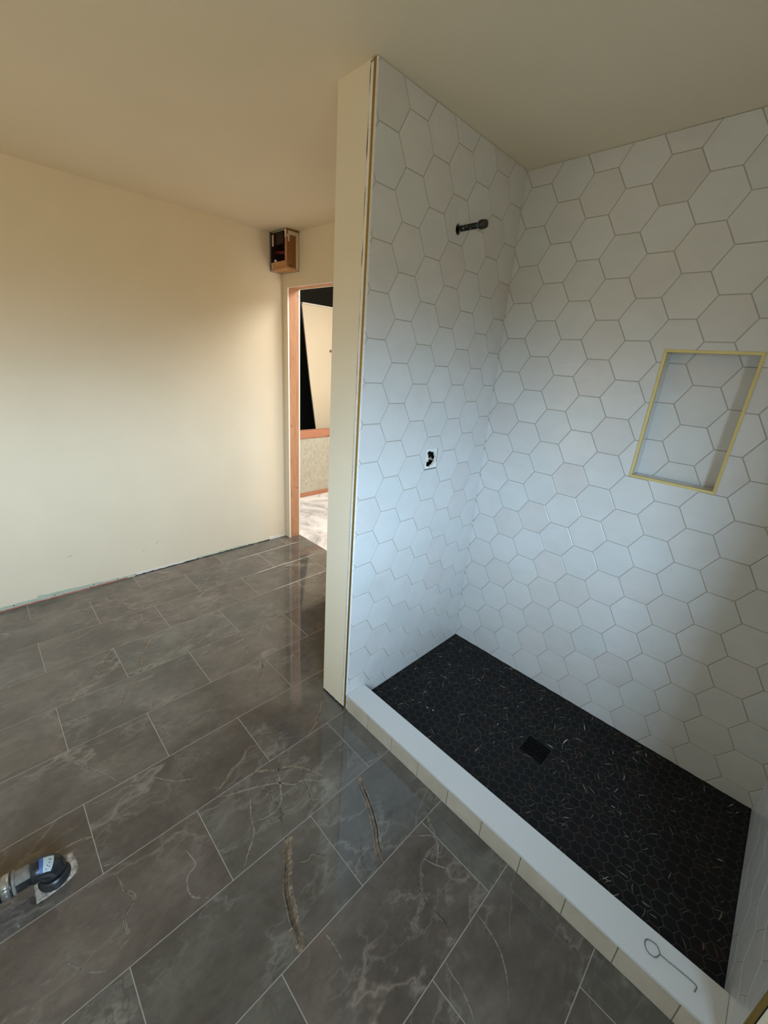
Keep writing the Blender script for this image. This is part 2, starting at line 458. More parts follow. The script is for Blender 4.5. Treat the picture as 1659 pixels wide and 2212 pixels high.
# rough plaster lip and dark crack beside the trim
bm = bmesh.new()
n = 60; random.seed(3); pr = None
for k in range(n+1):
    z = .02+(ZC-.03)*k/n; a = -.0255+random.uniform(-.0012, .0012); b = -.0125
    cur = [bm.verts.new((a, YE-.0035-random.uniform(0, .0008), z)), bm.verts.new((b, YE-.0035, z)), bm.verts.new((b, YE+.006, z)), bm.verts.new((a, YE+.006, z))]
    if pr:
        for i in range(4):
            bm.faces.new([pr[i], pr[(i+1) % 4], cur[(i+1) % 4], cur[i]])
    pr = cur
t1 = struct('trim_1', bm, M_gyp, 'ragged white plaster strip between cream partition end and brass trim', 'plaster edge')
bm = bmesh.new(); pr = None
for k in range(91):
    z = .012+(ZC-.015)*k/90
    wd = .0016 + (.0026 if z > 1.9 else .0)*(.5+.5*math.sin(z*40)) + random.uniform(0, .0016)
    if .9 < z < 1.0 or 1.55 < z < 1.62: wd += .0014
    a, b = -.0262-wd, -.0252
    cur = [bm.verts.new((a, YE-.0012, z)), bm.verts.new((b, YE-.0012, z))]
    if pr: bm.faces.new([pr[0], pr[1], cur[1], cur[0]])
    pr = cur
pr = None
for k in range(21):                                             # gap under the cream end
    x = -W+.002+(W-.014)*k/20; h = .011+random.uniform(-.002, .003)
    cur = [bm.verts.new((x, YE-.0008, 0.0008)), bm.verts.new((x, YE-.0008, h))]
    if pr: bm.faces.new([pr[0], cur[0], cur[1], pr[1]])
    pr = cur
struct('trim_2', bm, M_dark, 'dark crack running up the partition end and along its foot', 'gap')
bm = bmesh.new(); box(bm, -.0125, -.001, YE-.005, YE+.004, .004, ZC-.002, bev=.0012)
struct('trim_3', bm, M_brassd, 'tall brass edge trim on the partition end left of the shower', 'edge trim')
bm = bmesh.new(); box(bm, -.0018, .0006, YE-.0042, YE+.004, .0993, ZC-.002)
struct('trim_4', bm, M_gyp, 'thin pale grout line beside the brass trim on the partition', 'grout line')

struct('subfloor', B(XL-TH, XR+TH, YF-TH, YDB, -.10, -.0045), M_gyp, 'slab under the tiled bathroom floor', 'subfloor')  # unseen slab, added to keep sky light from leaking in below
# shower left wall: hex tile on x=0
SH = (.4535, 2.1205)
hole_s = [(SH[0]+.0165*math.cos(a), SH[1]+.0195*math.sin(a)) for a in [2*math.pi*k/24 for k in range(24)]]
hole_v = [(vr[0], vr[2]+.003), (vr[1], vr[2]+.003), (vr[1], vr[3]), (vr[0], vr[3])]
full = (YE, D, .012, ZC-.002)
mpL = lambda u, v, h: (h, u, v)
regs = [full]
bm = hexwall('x', mpL, regs, .185, .179, full, holes={(2, 7): hole_v, (2, 13): hole_s}, seed=11, nogrout=regs)
g = full
def rect(bm, mp, r, mi, h=-.0016):
    f = bm.faces.new([bm.verts.new(mp(u, v, h)) for u, v in ((r[0], r[2]), (r[1], r[2]), (r[1], r[3]), (r[0], r[3]))]); f.material_index = mi; return f
for r in ((YE, .40, .012, ZC), (.50, D, .012, ZC), (.40, .50, .012, 1.160), (.40, .50, 1.262, 2.095), (.40, .50, 2.145, ZC)): rect(bm, mpL, r, 1)
struct('wall_shower_left', bm, [M_tile, M_grout], 'white hexagon tiled shower wall with the pipe stub and valve hole', 'tiled wall')
# shower back wall with niche
full = (0.0, L, .012, ZC-.002)
mpB = lambda u, v, h: (u, D-h, v)
x0, x1, z0, z1 = NX0+.006, NX1-.006, NZ0+.006, NZ1-.006
regs = [(0, x0, .012, ZC-.002), (x1, L, .012, ZC-.002), (x0, x1, .012, z0), (x0, x1, z1, ZC-.002)]
bm = hexwall('x', mpB, regs, .3406, .1765, full, seed=5)
lay = bm.loops.layers.float_color['tid']
random.seed(9)
mpN = lambda u, v, h: (u, D+ND-h, v)
for i in range(-3, 4):
    for j in range(-4, 5):
        cx = .857+1.5*HS*i; cy = 1.541+HA*(j+(i % 2)/2)
        put_tile(bm, lay, hexpoly(cx, cy, HA/2-.0016), (x0, x1, z0, z1), mpN, rnd3())
rect(bm, mpN, (x0, x1, z0, z1), 1)
def quad(bm, P, mi=0, tid=(.5, .5, .5)):
    f = bm.faces.new([bm.verts.new(p) for p in P]); f.material_index = mi
    for lp in f.loops: lp[lay] = (*tid, 1)
    return f
y0, y1 = D, D+ND-.0008
for za, zb, flip in ((z0, z0, 0), (z1, z1, 1)):
    cuts = [x0, .752, .770+.0, .9, x1] if not flip else [x0, .84, x1]
    cuts = [x0, .752, .925, x1] if not flip else cuts
    for a, b in zip(cuts, cuts[1:]):
        quad(bm, [(a+.001, y0, za), (b-.001, y0, za), (b-.001, y1, za), (a+.001, y1, za)], 0, rnd3())
    dz = -.001 if not flip else .001
    quad(bm, [(x0, y0, za+dz), (x1, y0, za+dz), (x1, y1+.001, za+dz), (x0, y1+.001, za+dz)], 1)
for xa in (x0, x1):
    for a, b in ((z0, 1.39), (1.39, 1.541), (1.541, z1)):
        quad(bm, [(xa, y0, a+.001), (xa, y1, a+.001), (xa, y1, b-.001), (xa, y0, b-.001)], 0, rnd3())
    dx = -.001 if xa == x0 else .001
    quad(bm, [(xa+dx, y0, z0), (xa+dx, y1, z0), (xa+dx, y1, z1), (xa+dx, y0, z1)], 1)
struct('wall_shower_back', bm, [M_tile, M_grout], 'white hexagon tiled long shower wall with a recessed niche', 'tiled wall')
bm = bmesh.new(); box(bm, -W, XR+TH, D+.10, D+.14, -.05, ZC-.001)
struct('wall_shower_backing', bm, M_gyp, 'board behind the long tiled shower wall', 'wall')
# shower right wall
YR = -.030
full = (YR, D, .012, ZC-.002)
mpR = lambda u, v, h: (L-h, u, v)
bm = hexwall('x', mpR, [full], .185+.06, .179, full, seed=21)
struct('wall_shower_right', bm, [M_tile, M_grout], 'glazed white tiled end wall of the shower at the right edge', 'tiled wall')
bm = bmesh.new(); box(bm, L+.012, XR+.001, YR, YR+.0125, .004, ZC); box(bm, L+.004, L+.014, YR+.006, D+.1, .004, ZC)
struct('wall_shower_end', bm, M_paint, 'cream wall end right of the shower beyond the brass trim', 'wall')
bm = bmesh.new(); box(bm, L+.0005, L+.0115, YR-.004, YR+.004, .004, ZC-.002, bev=.0012)
struct('trim_5', bm, M_brassd, 'brass edge trim at the right hand end of the shower wall', 'edge trim')
bm = bmesh.new(); box(bm, L+.0115, L+.0145, YR-.0012, YR+.004, .004, ZC-.002)
struct('trim_6', bm, M_dark, 'dark gap beside the right hand brass trim', 'gap')

# niche trim: four mitred brass bars
fr = empty('niche_trim', ((NX0+NX1)/2, D, NZ0), 'rectangular brass trim framing the recessed niche in the tiled wall', 'trim')
def mitre(a, b, c, d, lab):
    bm = bmesh.new()
    h0, h1, hb = D-.0035, D-.0022, D+.012
    P = [a, b, c, d]       # outer a,b ; inner c,d (c under b)
    top = [bm.verts.new((p[0], h0 if k < 2 else h1, p[1])) for k, p in enumerate(P)]
    bot = [bm.verts.new((p[0], hb, p[1])) for p in P]
    bm.faces.new(top); bm.faces.new(bot[::-1])
    for i in range(4):
        j = (i+1) % 4; bm.faces.new([top[j], top[i], bot[i], bot[j]])
    bmesh.ops.recalc_face_normals(bm, faces=bm.faces)
    bmesh.ops.bevel(bm, geom=[e for e in bm.edges], offset=.0006, segments=1, affect='EDGES')
    obj('trim_bar', bm, M_brass, fr)
tw = .0105
o = [(NX0, NZ0), (NX1, NZ0), (NX1, NZ1), (NX0, NZ1)]
i_ = [(NX0+tw, NZ0+tw), (NX1-tw, NZ0+tw), (NX1-tw, NZ1-tw), (NX0+tw, NZ1-tw)]
for k in range(4):
    j = (k+1) % 4; mitre(o[k], o[j], i_[j], i_[k], '')

# ------------------------------------------------------------------ bathroom floor (one tiled surface)
VEINS=[('b',0.004,[(-1.172,-0.722),(-1.099,-0.771),(-1.037,-0.823),(-0.981,-0.884),(-0.96,-0.94),(-0.943,-0.977),(-0.912,-1.004)]),
('t',0.01,[(-1.174,-0.505),(-1.124,-0.557),(-1.035,-0.608),(-0.946,-0.645),(-0.903,-0.673)]),
('b',0.006,[(-0.871,-0.695),(-0.821,-0.735),(-0.778,-0.763),(-0.724,-0.792)]),
('p',0.004,[(-1.038,-0.308),(-0.987,-0.389),(-0.956,-0.486),(-0.927,-0.576),(-0.908,-0.634)]),
('b',0.008,[(-0.594,-0.136),(-0.524,-0.163),(-0.459,-0.221),(-0.395,-0.272),(-0.335,-0.299)]),
('p',0.003,[(-0.903,0.067),(-0.792,-0.034),(-0.714,-0.139),(-0.621,-0.278)]),
('b',0.008,[(-0.112,-0.414),(-0.116,-0.462),(-0.087,-0.499),(-0.069,-0.551),(-0.042,-0.596),(-0.026,-0.643)]),
('t',0.006,[(-0.672,-0.821),(-0.647,-0.857),(-0.61,-0.91),(-0.595,-0.938)]),
('B',0.022,[(0.3,-0.514),(0.333,-0.543),(0.375,-0.566),(0.425,-0.6),(0.477,-0.619),(0.517,-0.631),(0.556,-0.642),(0.585,-0.651)]),
('B',0.016,[(0.291,-0.181),(0.339,-0.201),(0.387,-0.218),(0.438,-0.239),(0.488,-0.266),(0.535,-0.3),(0.582,-0.321)]),
('t',0.008,[(0.586,-0.078),(0.609,-0.1),(0.65,-0.116)]),
('p',0.003,[(0.886,-0.197),(0.918,-0.202),(0.95,-0.208),(0.985,-0.222),(1.008,-0.24),(1.031,-0.262),(1.054,-0.298)]),
('p',0.003,[(0.886,-0.359),(0.912,-0.367),(0.942,-0.369),(0.966,-0.376),(0.994,-0.388),(1.013,-0.398)]),
('p',0.005,[(-0.001,-0.638),(0.027,-0.589),(0.056,-0.521),(0.099,-0.442),(0.147,-0.4),(0.161,-0.354),(0.215,-0.305)]),
('t',0.01,[(0.011,-0.523),(0.001,-0.484),(0.041,-0.426),(0.083,-0.359),(0.154,-0.311),(0.204,-0.293)]),
('p',0.006,[(0.039,-0.402),(0.124,-0.444),(0.173,-0.47),(0.192,-0.514),(0.174,-0.576)]),
('b',0.004,[(0.102,-0.324),(0.158,-0.357),(0.236,-0.377),(0.289,-0.405)]),
('p',0.005,[(0.081,-0.551),(0.143,-0.579),(0.205,-0.6),(0.245,-0.64),(0.277,-0.674)]),
('t',0.008,[(-0.174,-1.125),(-0.171,-1.088),(-0.165,-1.046),(-0.151,-1.014)]),
('p',0.004,[(-0.028,-1.011),(-0.011,-0.976)]),
('b',0.004,[(-1.304,-0.132),(-1.229,-0.057),(-1.215,0.02),(-1.096,0.038)]),
('p',0.004,[(-1.371,-0.382),(-1.382,-0.269),(-1.393,-0.188),(-1.467,-0.077),(-1.43,-0.009)]),
('b',0.007,[(-0.154,-0.028),(-0.074,-0.105),(-0.032,-0.169),(-0.01,-0.217)]),
('p',0.004,[(-1.705,-0.853),(-1.668,-0.935),(-1.741,-0.963)]),
('p',0.003,[(-1.459,-0.738),(-1.41,-0.825),(-1.403,-0.899),(-1.353,-0.993)]),
('p',0.003,[(-0.582,-1.051),(-0.497,-1.0),(-0.418,-0.949),(-0.301,-0.895)]),
('p',0.003,[(-0.243,-0.793),(-0.2,-0.763),(-0.161,-0.725),(-0.134,-0.675)]),
('p',0.003,[(0.152,-1.147),(0.199,-1.119),(0.233,-1.094),(0.262,-1.059)]),
('p',0.003,[(0.579,-0.204),(0.616,-0.159),(0.652,-0.124),(0.689,-0.148),(0.715,-0.191)]),
('p',0.003,[(0.668,-0.209),(0.707,-0.192),(0.754,-0.165)]),
('p',0.003,[(0.597,-0.578),(0.641,-0.575),(0.679,-0.577)]),
('t',0.006,[(0.031,-0.986),(0.088,-0.978),(0.13,-0.962),(0.163,-0.997),(0.219,-1.001),(0.234,-1.034)]),
('p',0.004,[(0.102,-0.799),(0.164,-0.79),(0.186,-0.824),(0.241,-0.832),(0.283,-0.794)]),
('p',0.003,[(-1.319,-0.533),(-1.346,-0.47),(-1.331,-0.383)]),
('p',0.003,[(-1.347,-0.536),(-1.258,-0.441),(-1.223,-0.413)]),
('p',0.003,[(0.167,-0.13),(0.246,-0.193)]),
('b',0.003,[(0.382,-0.542),(0.404,-0.509),(0.403,-0.484),(0.439,-0.452)])]
def floor_mesh():
    bm = bmesh.new(); lay = bm.loops.layers.float_color.new('tid'); random.seed(33)
    mp = lambda u, v, h: (u, v, h)
    P = .2953; X0 = -.004
    regs = [(XL-.0+.0, -W, YF, YD), (-W, L+.012, YF, -.0), (L+.012, XR, YF, YR+.003), (DX0, DX1, YD, YDB)]
    hole = (-.1438, -.046, -1.1783, -1.0757)
    for k in range(-8, 9):
        xa, xb = X0+P*k+.0014, X0+P*(k+1)-.0014
        offy = -.1185 if k % 2 == 0 else -.4165
        for j in range(-5, 4):
            ya, yb = offy+.6*j+.0014, offy+.6*(j+1)-.0014
            tid = rnd3()
            for r in regs: put_tile(bm, lay, [(xa, ya), (xb, ya), (xb, yb), (xa, yb)], r, mp, tid, bev=.0007, drop=.0004, depth=.0025)
    for r in regs:
        f = rect(bm, mp, r, 1, -.0007)
    mi = {'b': 2, 't': 3, 'p': 4, 'B': 5}
    for kind, wd, pts in VEINS:
        # smooth the path, then a ragged ribbon
        Q = []
        for n_ in range(len(pts)-1):
            p0, p1, p2, p3 = pts[max(0, n_-1)], pts[n_], pts[n_+1], pts[min(len(pts)-1, n_+2)]
            m_ = max(3, int(math.hypot(p2[0]-p1[0], p2[1]-p1[1])/.004))
            for k_ in range(m_):
                t = k_/m_
                Q.append(tuple(.5*(2*p1[c]+(p2[c]-p0[c])*t+(2*p0[c]-5*p1[c]+4*p2[c]-p3[c])*t*t+(3*p1[c]-p0[c]-3*p2[c]+p3[c])*t**3) for c in (0, 1)))
        Q.append(pts[-1]); N = len(Q)
        def ribbon(wd, mat, off, h, lo, hi, rag):
            ph = random.random()*9; pr = None; wob = 0
            for i in range(int(lo*N), max(int(lo*N)+2, int(hi*N))):
                if i >= N: break
                q = Q[i]; a = Q[max(0, i-1)]; b = Q[min(N-1, i+1)]; l = math.hypot(b[0]-a[0], b[1]-a[1]) or 1
                nx, ny = -(b[1]-a[1])/l, (b[0]-a[0])/l; t = i/(N-1)
                wob = wob*.85+random.uniform(-1, 1)*rag*wd*.25
                e = min(1, (.7 if kind == 'B' else .2)+4*min(t, 1-t)) if off == 0 else 1
                ww = wd*.5*e*(1+random.uniform(-.3, .3)); sh = off+wob
                cur = [bm.verts.new((q[0]+nx*(sh+ww), q[1]+ny*(sh+ww), h)), bm.verts.new((q[0]+nx*(sh-ww), q[1]+ny*(sh-ww), h))]
                if pr:
                    f = bm.faces.new([pr[1], cur[1], cur[0], pr[0]]); f.material_index = mat
                pr = cur
        ribbon(wd*1.15, mi[kind], 0, .00022, 0, 1, .5)
        if kind in 'bBt':
            for r_ in range({'b': 1, 't': 1, 'B': 4}[kind]):
                lo = random.uniform(0, .35) if kind != 'b' else .05
                ribbon(.0013 if kind != 'B' else .0019, 6, random.uniform(-.42, .42)*wd, .00035, lo, min(1, lo+random.uniform(.5, .9)), 1.0)
            for r_ in range(2): ribbon(.0016, 4, random.choice((-.65, .65))*wd, .0003, random.uniform(0, .5), random.uniform(.6, 1), 1.5)
    return bm
struct('floor', floor_mesh(), [M_floor, M_fgrout, M_vb, M_vt, M_vp, M_vB, M_vd], 'grey brown marble look tiles laid in a brick pattern', 'floor')

# ------------------------------------------------------------------ shower pan mosaic
def pz(x, y):
    e = .0235+.009*x; zd = .013
    m_ = max(abs(x-.737)/.737, abs(y-.505)/.40); m_ = min(1, max(0, (m_-.12)/.88))
    return zd+(e-zd)*m_
PY0 = .105
def pan_mesh():
    bm = bmesh.new(); lay = bm.loops.layers.float_color.new('tid'); random.seed(5)
    mp = lambda u, v, h: (u, v, pz(u, v)+h)
    a = .0422; s = a/math.sqrt(3); dr = (.684, .790, .452, .548)
    full = (0, L, PY0, D)
    tiles = []
    for i in range(-1, 42):
        for j in range(-1, 21):
            cx = .0416+1.5*s*i; cy = .1995-a*3+a*(j+(i % 2)/2)
            if dr[0]-.012 < cx < dr[1]+.012 and dr[2]-.012 < cy < dr[3]+.012: 
                pass
            put_tile(bm, lay, hexpoly(cx, cy, a/2-.0011), full, mp, rnd3(), bev=.0007, drop=.0005, depth=.0016)
            tiles.append((cx, cy))
    nx, ny = 60, 34
    V = [[bm.verts.new(mp(L*i/nx, PY0+(D-PY0)*j/ny, -.0007)) for j in range(ny+1)] for i in range(nx+1)]
    for i in range(nx):
        for j in range(ny):
            f = bm.faces.new([V[i][j], V[i+1][j], V[i+1][j+1], V[i][j+1]]); f.material_index = 1
    # pale flecks: long thin shards inside single tiles
    def shard(cx, cy, ln, wd, an, mi):
        c, sn = math.cos(an), math.sin(an); prof = [(-.5, .15), (-.2, .9), (.1, 1), (.35, .7), (.5, .1)]
        bend = random.uniform(-.12, .12)*ln
        up = []; dn = []
        for t, w_ in prof:
            u = t*ln; v = bend*(1-4*t*t)
            for lst, sg in ((up, 1), (dn, -1)):
                vv = v+sg*wd*w_*.5
                x, y = cx+u*c-vv*sn, cy+u*sn+vv*c
                x = min(max(x, .002), L-.002); y = min(max(y, PY0+.012), D-.002)
                lst.append(bm.verts.new((x, y, pz(x, y)+.0005)))
        for k in range(len(prof)-1):
            f = bm.faces.new([dn[k], dn[k+1], up[k+1], up[k]]); f.material_index = mi
    for k in range(470):
        cx, cy = random.choice(tiles)
        if not (0 < cx < L and PY0 < cy < D): continue
        if dr[0] < cx < dr[1] and dr[2] < cy < dr[3]: continue
        an = random.gauss(math.radians(48), .75) if random.random() < .7 else random.random()*3.14
        big = random.random()
        shard(cx+random.uniform(-.009, .009), cy+random.uniform(-.009, .009), random.uniform(.016, .040), random.uniform(.0011, .0024) if big < .80 else random.uniform(.003, .0058), an, random.choices([2, 3, 4], [.62, .23, .15])[0])
    for x, y in ((.262, .300), (.292, .309)): shard(x, y, .010, .009, .4, 3)
    return bm
obj('shower_floor', pan_mesh(), [M_pan, M_pgrout, M_sliver, M_sliverw, M_sliverr], kind='structure', label='black hexagon mosaic shower floor with pale flecks', category='shower floor')
dr = empty('floor_drain', (.737, .500, .012), 'square matt black drain cover set in the black mosaic', 'drain')
def drain_plate():
    bm = bmesh.new(); z = .0165
    x0, x1, y0, y1 = .6855, .7885, .4525, .5475
    slots = []
    n = 6
    # grid of bars
    box(bm, x0, x1, y0, y0+.008, .008, z); box(bm, x0, x1, y1-.008, y1, .008, z); box(bm, x0, x0+.008, y0+.008, y1-.008, .008, z); box(bm, x1-.008, x1, y0+.008, y1-.008, .008, z)
    for k in range(1, n): 
        x = x0+.008+(x1-x0-.016)*k/n; box(bm, x-.0035, x+.0035, y0+.008, y1-.008, .009, z-.0006)
    for k in range(1, n):
        y = y0+.008+(y1-y0-.016)*k/n; box(bm, x0+.008, x1-.008, y-.0035, y+.0035, .0092, z-.0007)
    return bm
M_drain = simple('matt_black_metal', (.0016, .0016, .0016), .8, spec=.15)
obj('grate', drain_plate(), M_drain, dr)
obj('sump', B(.687, .787, .454, .546, .0085, .0095), M_black, dr)

# ------------------------------------------------------------------ curb
cb = empty('shower_curb', (L/2, .055, 0), 'low shower curb with white slab top and beige tile face', 'curb')
bm = bmesh.new(); box(bm, .0005, L-.0005, -.0025, .113, .0865, .0993, bev=.0012)
# very slight taper towards the partition as in the photograph
for v in bm.verts:
    if v.co.y > .1: v.co.y -= .008*(1-v.co.x/L)
obj('slab_top', bm, M_quartz, cb)
bm = bmesh.new(); lay = bm.loops.layers.float_color.new('tid'); random.seed(2)
mp = lambda u, v, h: (u, 0.0-h, v)
for k in range(-1, 10):
    a, b = -.0055+.1535*k+.0014, -.0055+.1535*(k+1)-.0014
    put_tile(bm, lay, [(a, .002), (b, .002), (b, .0855), (a, .0855)], (0.0005, L-.0005, .002, .0855), mp, rnd3(), bev=.0012)
rect(bm, mp, (0.0005, L-.0005, .0015, .087), 1)
obj('tile_face', bm, [M_beige, M_bgrout], cb)
obj('core', B(.001, L-.001, .003, .100, .0008, .0860), M_gyp, cb)

# ------------------------------------------------------------------ wire hook on the curb
def wire_hook():
    bm = bmesh.new(); z = .1013; P = []
    ctr = (1.2905, .0592)
    ring = [(1.3095, .0607), (1.3035, .0695), (1.2929, .0765), (1.2779, .0726), (1.2722, .0640), (1.2728, .0555), (1.2775, .0455), (1.2873, .0400), (1.2995, .0415), (1.3060, .0495), (1.3110, .0600)]
    def cr(p0, p1, p2, p3, t):
        return tuple(.5*((2*p1[i])+(-p0[i]+p2[i])*t+(2*p0[i]-5*p1[i]+4*p2[i]-p3[i])*t*t+(-p0[i]+3*p1[i]-3*p2[i]+p3[i])*t**3) for i in (0, 1))
    path = ring+[(1.330, .0610), (1.352, .0625), (1.374, .0635), (1.3900, .0635), (1.3965, .0606), (1.3955, .0500), (1.3940, .0430)]
    for i in range(len(path)-1):
        p = [path[max(0, i-1)], path[i], path[i+1], path[min(len(path)-1, i+2)]]
        for t in range(5): 
            x, y = cr(*p, t/5); P.append((x, y, z+(.0025 if i < 2 else 0)))
    P.append((path[-1][0], path[-1][1], z+.004))
    tube(bm, P, .0012, 8); return bm
obj('wire_hook', wire_hook(), M_wire, label='bent grey wire with a looped end lying on the white curb slab', category='wire')

# ------------------------------------------------------------------ shower arm stub
st = empty('pipe_stub', (0, SH[0], SH[1]), 'short black capped pipe stub sticking out high on the tiled wall', 'pipe')
bm = bmesh.new(); tube(bm, [(-.045, SH[0], SH[1]), (.104, SH[0]-.001, SH[1]+.001)], .0105, 20); stp = obj('pipe', bm, M_iron, st)
bm = bmesh.new(); tube(bm, [(.091, SH[0]-.001, SH[1]+.001), (.099, SH[0]-.001, SH[1]+.001)], .0110, 20); obj('tape', bm, M_blue, stp, label='band of blue tape')
bm = bmesh.new()
tube(bm, [(x, SH[0]-.001, SH[1]+.001) for x in (.099, .101, .114, .1145, .124, .128)], [.0145, .0165, .0165, .0155, .0150, .0125], 8); obj('cap', bm, M_ironb, st, label='brown hexagonal end cap')
bm = bmesh.new(); tube(bm, [(-.044, SH[0], SH[1]), (-.006, SH[0], SH[1]-.001)], [.0130, .0150], 16)
obj('fitting', bm, M_iron, st)
bm = bmesh.new(); random.seed(4)
for x, a in ((.012, -1.0), (.030, -.35), (.034, -.2), (.045, .1), (.062, -.9)):
    c = Vector((x, SH[0]-.0107*math.cos(a), SH[1]+.0107*math.sin(a))); bmesh.ops.create_icosphere(bm, subdivisions=1, radius=.0018, matrix=Matrix.Translation(c))
obj('paint_speck', bm, M_gyp, stp)

# ------------------------------------------------------------------ valve opening: board remnant, cavity, brass valve body
vo = empty('valve_opening', (-.012, .447, 1.21), 'ragged black hole cut through the white board inside one wall tile', 'wall opening')
bm = bmesh.new()
R_ = [(vr[0]-.002, vr[2]-.0), (vr[1]+.002, vr[2]-.0), (vr[1]+.002, vr[3]+.002), (vr[0]-.002, vr[3]+.002)]
hv = HV
outer = [Vector((u, v, 0)) for u, v in R_]; inner = [Vector((u, v, 0)) for u, v in hv]
vs = [bm.verts.new((-.0042, p.x, p.y)) for p in outer+inner]
for tri in tessellate_polygon([outer, inner]): bm.faces.new([vs[i] for i in tri])
n0 = len(outer); bk = [bm.verts.new((-.014, p.x, p.y)) for p in inner]
for i in range(len(inner)):
    j = (i+1) % len(inner); bm.faces.new([vs[n0+i], vs[n0+j], bk[j], bk[i]])
obj('board_remnant', bm, M_gyp, vo)
bm = bmesh.new(); box(bm, -.09, -.0215, .385, .515, 1.125, 1.295)
for f in list(bm.faces):
    f.normal_update()
    if f.normal.x > .5: bm.faces.remove(f)
for f in bm.faces: f.normal_flip()
obj('cavity', bm, M_black, vo)
bm = bmesh.new(); tube(bm, [(-.012, vr[1]-.002, vr[3]-.002), (-.0062+.004, vr[1]-.004, 1.205)], .0011, 6); 
obj('saw_cut', B(.0001, .0004, vr[1]-.0045, vr[1]-.0025, 1.19, vr[3]+.001), M_scuff, vo); bm.free()
vb = empty('shower_valve', (-.035, .445, 1.20), 'pale brass valve body showing inside the ragged wall hole', 'valve')
bm = bmesh.new(); tube(bm, [(-.022, .4400, 1.226), (-.020, .4425, 1.194)], [.0050, .0058], 14); obj('cartridge', bm, M_gyp, vb)
bm = bmesh.new(); tube(bm, [(-.020, .4235, 1.207), (-.020, .429, 1.219), (-.020, .440, 1.229)], [.002, .003, .004], 12); obj('lever', bm, M_gyp, vb)
bm = bmesh.new(); tube(bm, [(-.026, .450, 1.208), (-.020, .466, 1.203), (-.017, .483, 1.199)], [.0050, .0040, .0045], 14); obj('outlet', bm, M_patina, vb)
bm = bmesh.new(); bmesh.ops.create_uvsphere(bm, u_segments=14, v_segments=10, radius=.0055, matrix=Matrix.Translation((-.022, .466, 1.209))); obj('nut', bm, M_patina, vb)

# ------------------------------------------------------------------ drain elbow on the floor
mo = bmesh.new(); random.seed(12)
PM = [(-.1438, -1.0757), (-.105, -1.0710), (-.075, -1.0705), (-.063, -1.0790), (-.050, -1.105), (-.044, -1.150), (-.0462, -1.1783), (-.075, -1.1795), (-.1121, -1.1798), (-.150, -1.178), (-.1480, -1.12)]
cx, cy = -.098, -1.125; rings = []
for s_, h in ((1.0, .0006), (.93, .004), (.75, .0035), (.5, .004), (.25, .004)):
    rings.append([mo.verts.new((cx+(x-cx)*s_+random.uniform(-.0015, .0015), cy+(y-cy)*s_+random.uniform(-.0015, .0015), h+random.uniform(-.0004, .0022)*(s_ < 1))) for k in range(len(PM)) for x, y in [PM[k], ((PM[k][0]+PM[(k+1) % len(PM)][0])/2, (PM[k][1]+PM[(k+1) % len(PM)][1])/2)]])
for a, b in zip(rings, rings[1:]):
    for i in range(len(a)):
        j = (i+1) % len(a); mo.faces.new([a[i], b[i], b[j], a[j]])
mo.faces.new(rings[-1])
bmesh.ops.recalc_face_normals(mo, faces=mo.faces)
obj('mortar_patch', mo, M_mortar, label='small crumbly mortar patch in the floor tiles under the black elbow', category='mortar')
el = empty('waste_pipe', (-.092, -1.128, 0), 'black plastic elbow and waste pipe rising from the floor at the left edge', 'pipe')
ec = Vector((-.090, -1.128, 0))
dd = Vector((-.10, -1, 0)).normalized()
ZP = .074
bm = bmesh.new()
P = [ec+Vector((0, 0, z)) for z in (.003, .006)]; Rr = [.041, .041]
tube(bm, [ec+Vector((0, 0, z)) for z in (.003, .010, .0115, .020, .0215, .034)], [.0405, .0415, .0385, .0385, .0365, .0350], 36)
obj('hub', bm, M_abs, el)
bm = bmesh.new(); P = []; Rr = []
rb = .030
for k in range(13):
    a = math.pi/2*k/12
    P.append(ec+Vector((0, 0, ZP-rb))+dd*(rb*(1-math.cos(a)))+Vector((0, 0, rb*math.sin(a)))); Rr.append(.0345-.0015*k/12)
P += [P[-1]+dd*.014, P[-1]+dd*.0155]; Rr += [.0335, .0305]
tube(bm, P, Rr, 36)
for f in bm.faces:
    f.normal_update()
obj('elbow', bm, M_abs, el)
a0 = ec+dd*.040+Vector((0, 0, ZP))
bm = bmesh.new(); tube(bm, [a0, a0+dd*.060+Vector((0, 0, -.001)), a0+dd*.40+Vector((0, 0, -.003))], .0300, 32)
for f in bm.faces:
    f.normal_update()
    if f.normal.z > .62: f.material_index = 1
obj('pipe', bm, [M_abs, M_dust], el)
bm = bmesh.new(); q = a0+dd*.040
tube(bm, [q, q+dd*.002, q+dd*.007, q+dd*.009], [.0305, .0340, .0340, .0315], 32); obj('coupling_rim', bm, M_dust, el)
bm = bmesh.new(); q = a0+dd*.047
tube(bm, [q, q+dd*.005, q+dd*.012], [.0325, .0330, .0325], 32)
obj('rubber_sleeve', bm, M_abs, el)
bm = bmesh.new(); q = a0+dd*.053
tube(bm, [q, q+dd*.020], .0338, 32); cbd = obj('clamp_band', bm, M_steel, el, label='dull steel clamp band')
bm = bmesh.new(); q = a0+dd*.063
up = Vector((.75, 0, .66)); tube(bm, [q+up*.034-dd*.008, q+up*.034+dd*.008], .0022, 10); obj('clamp_screw', bm, M_wire, cbd)
bm = bmesh.new(); q = a0+dd*.075
tube(bm, [q, q+dd*.01, q+dd*.30], [.0330, .0335, .0335], 32); obj('rubber_coupling', bm, M_abs, el)
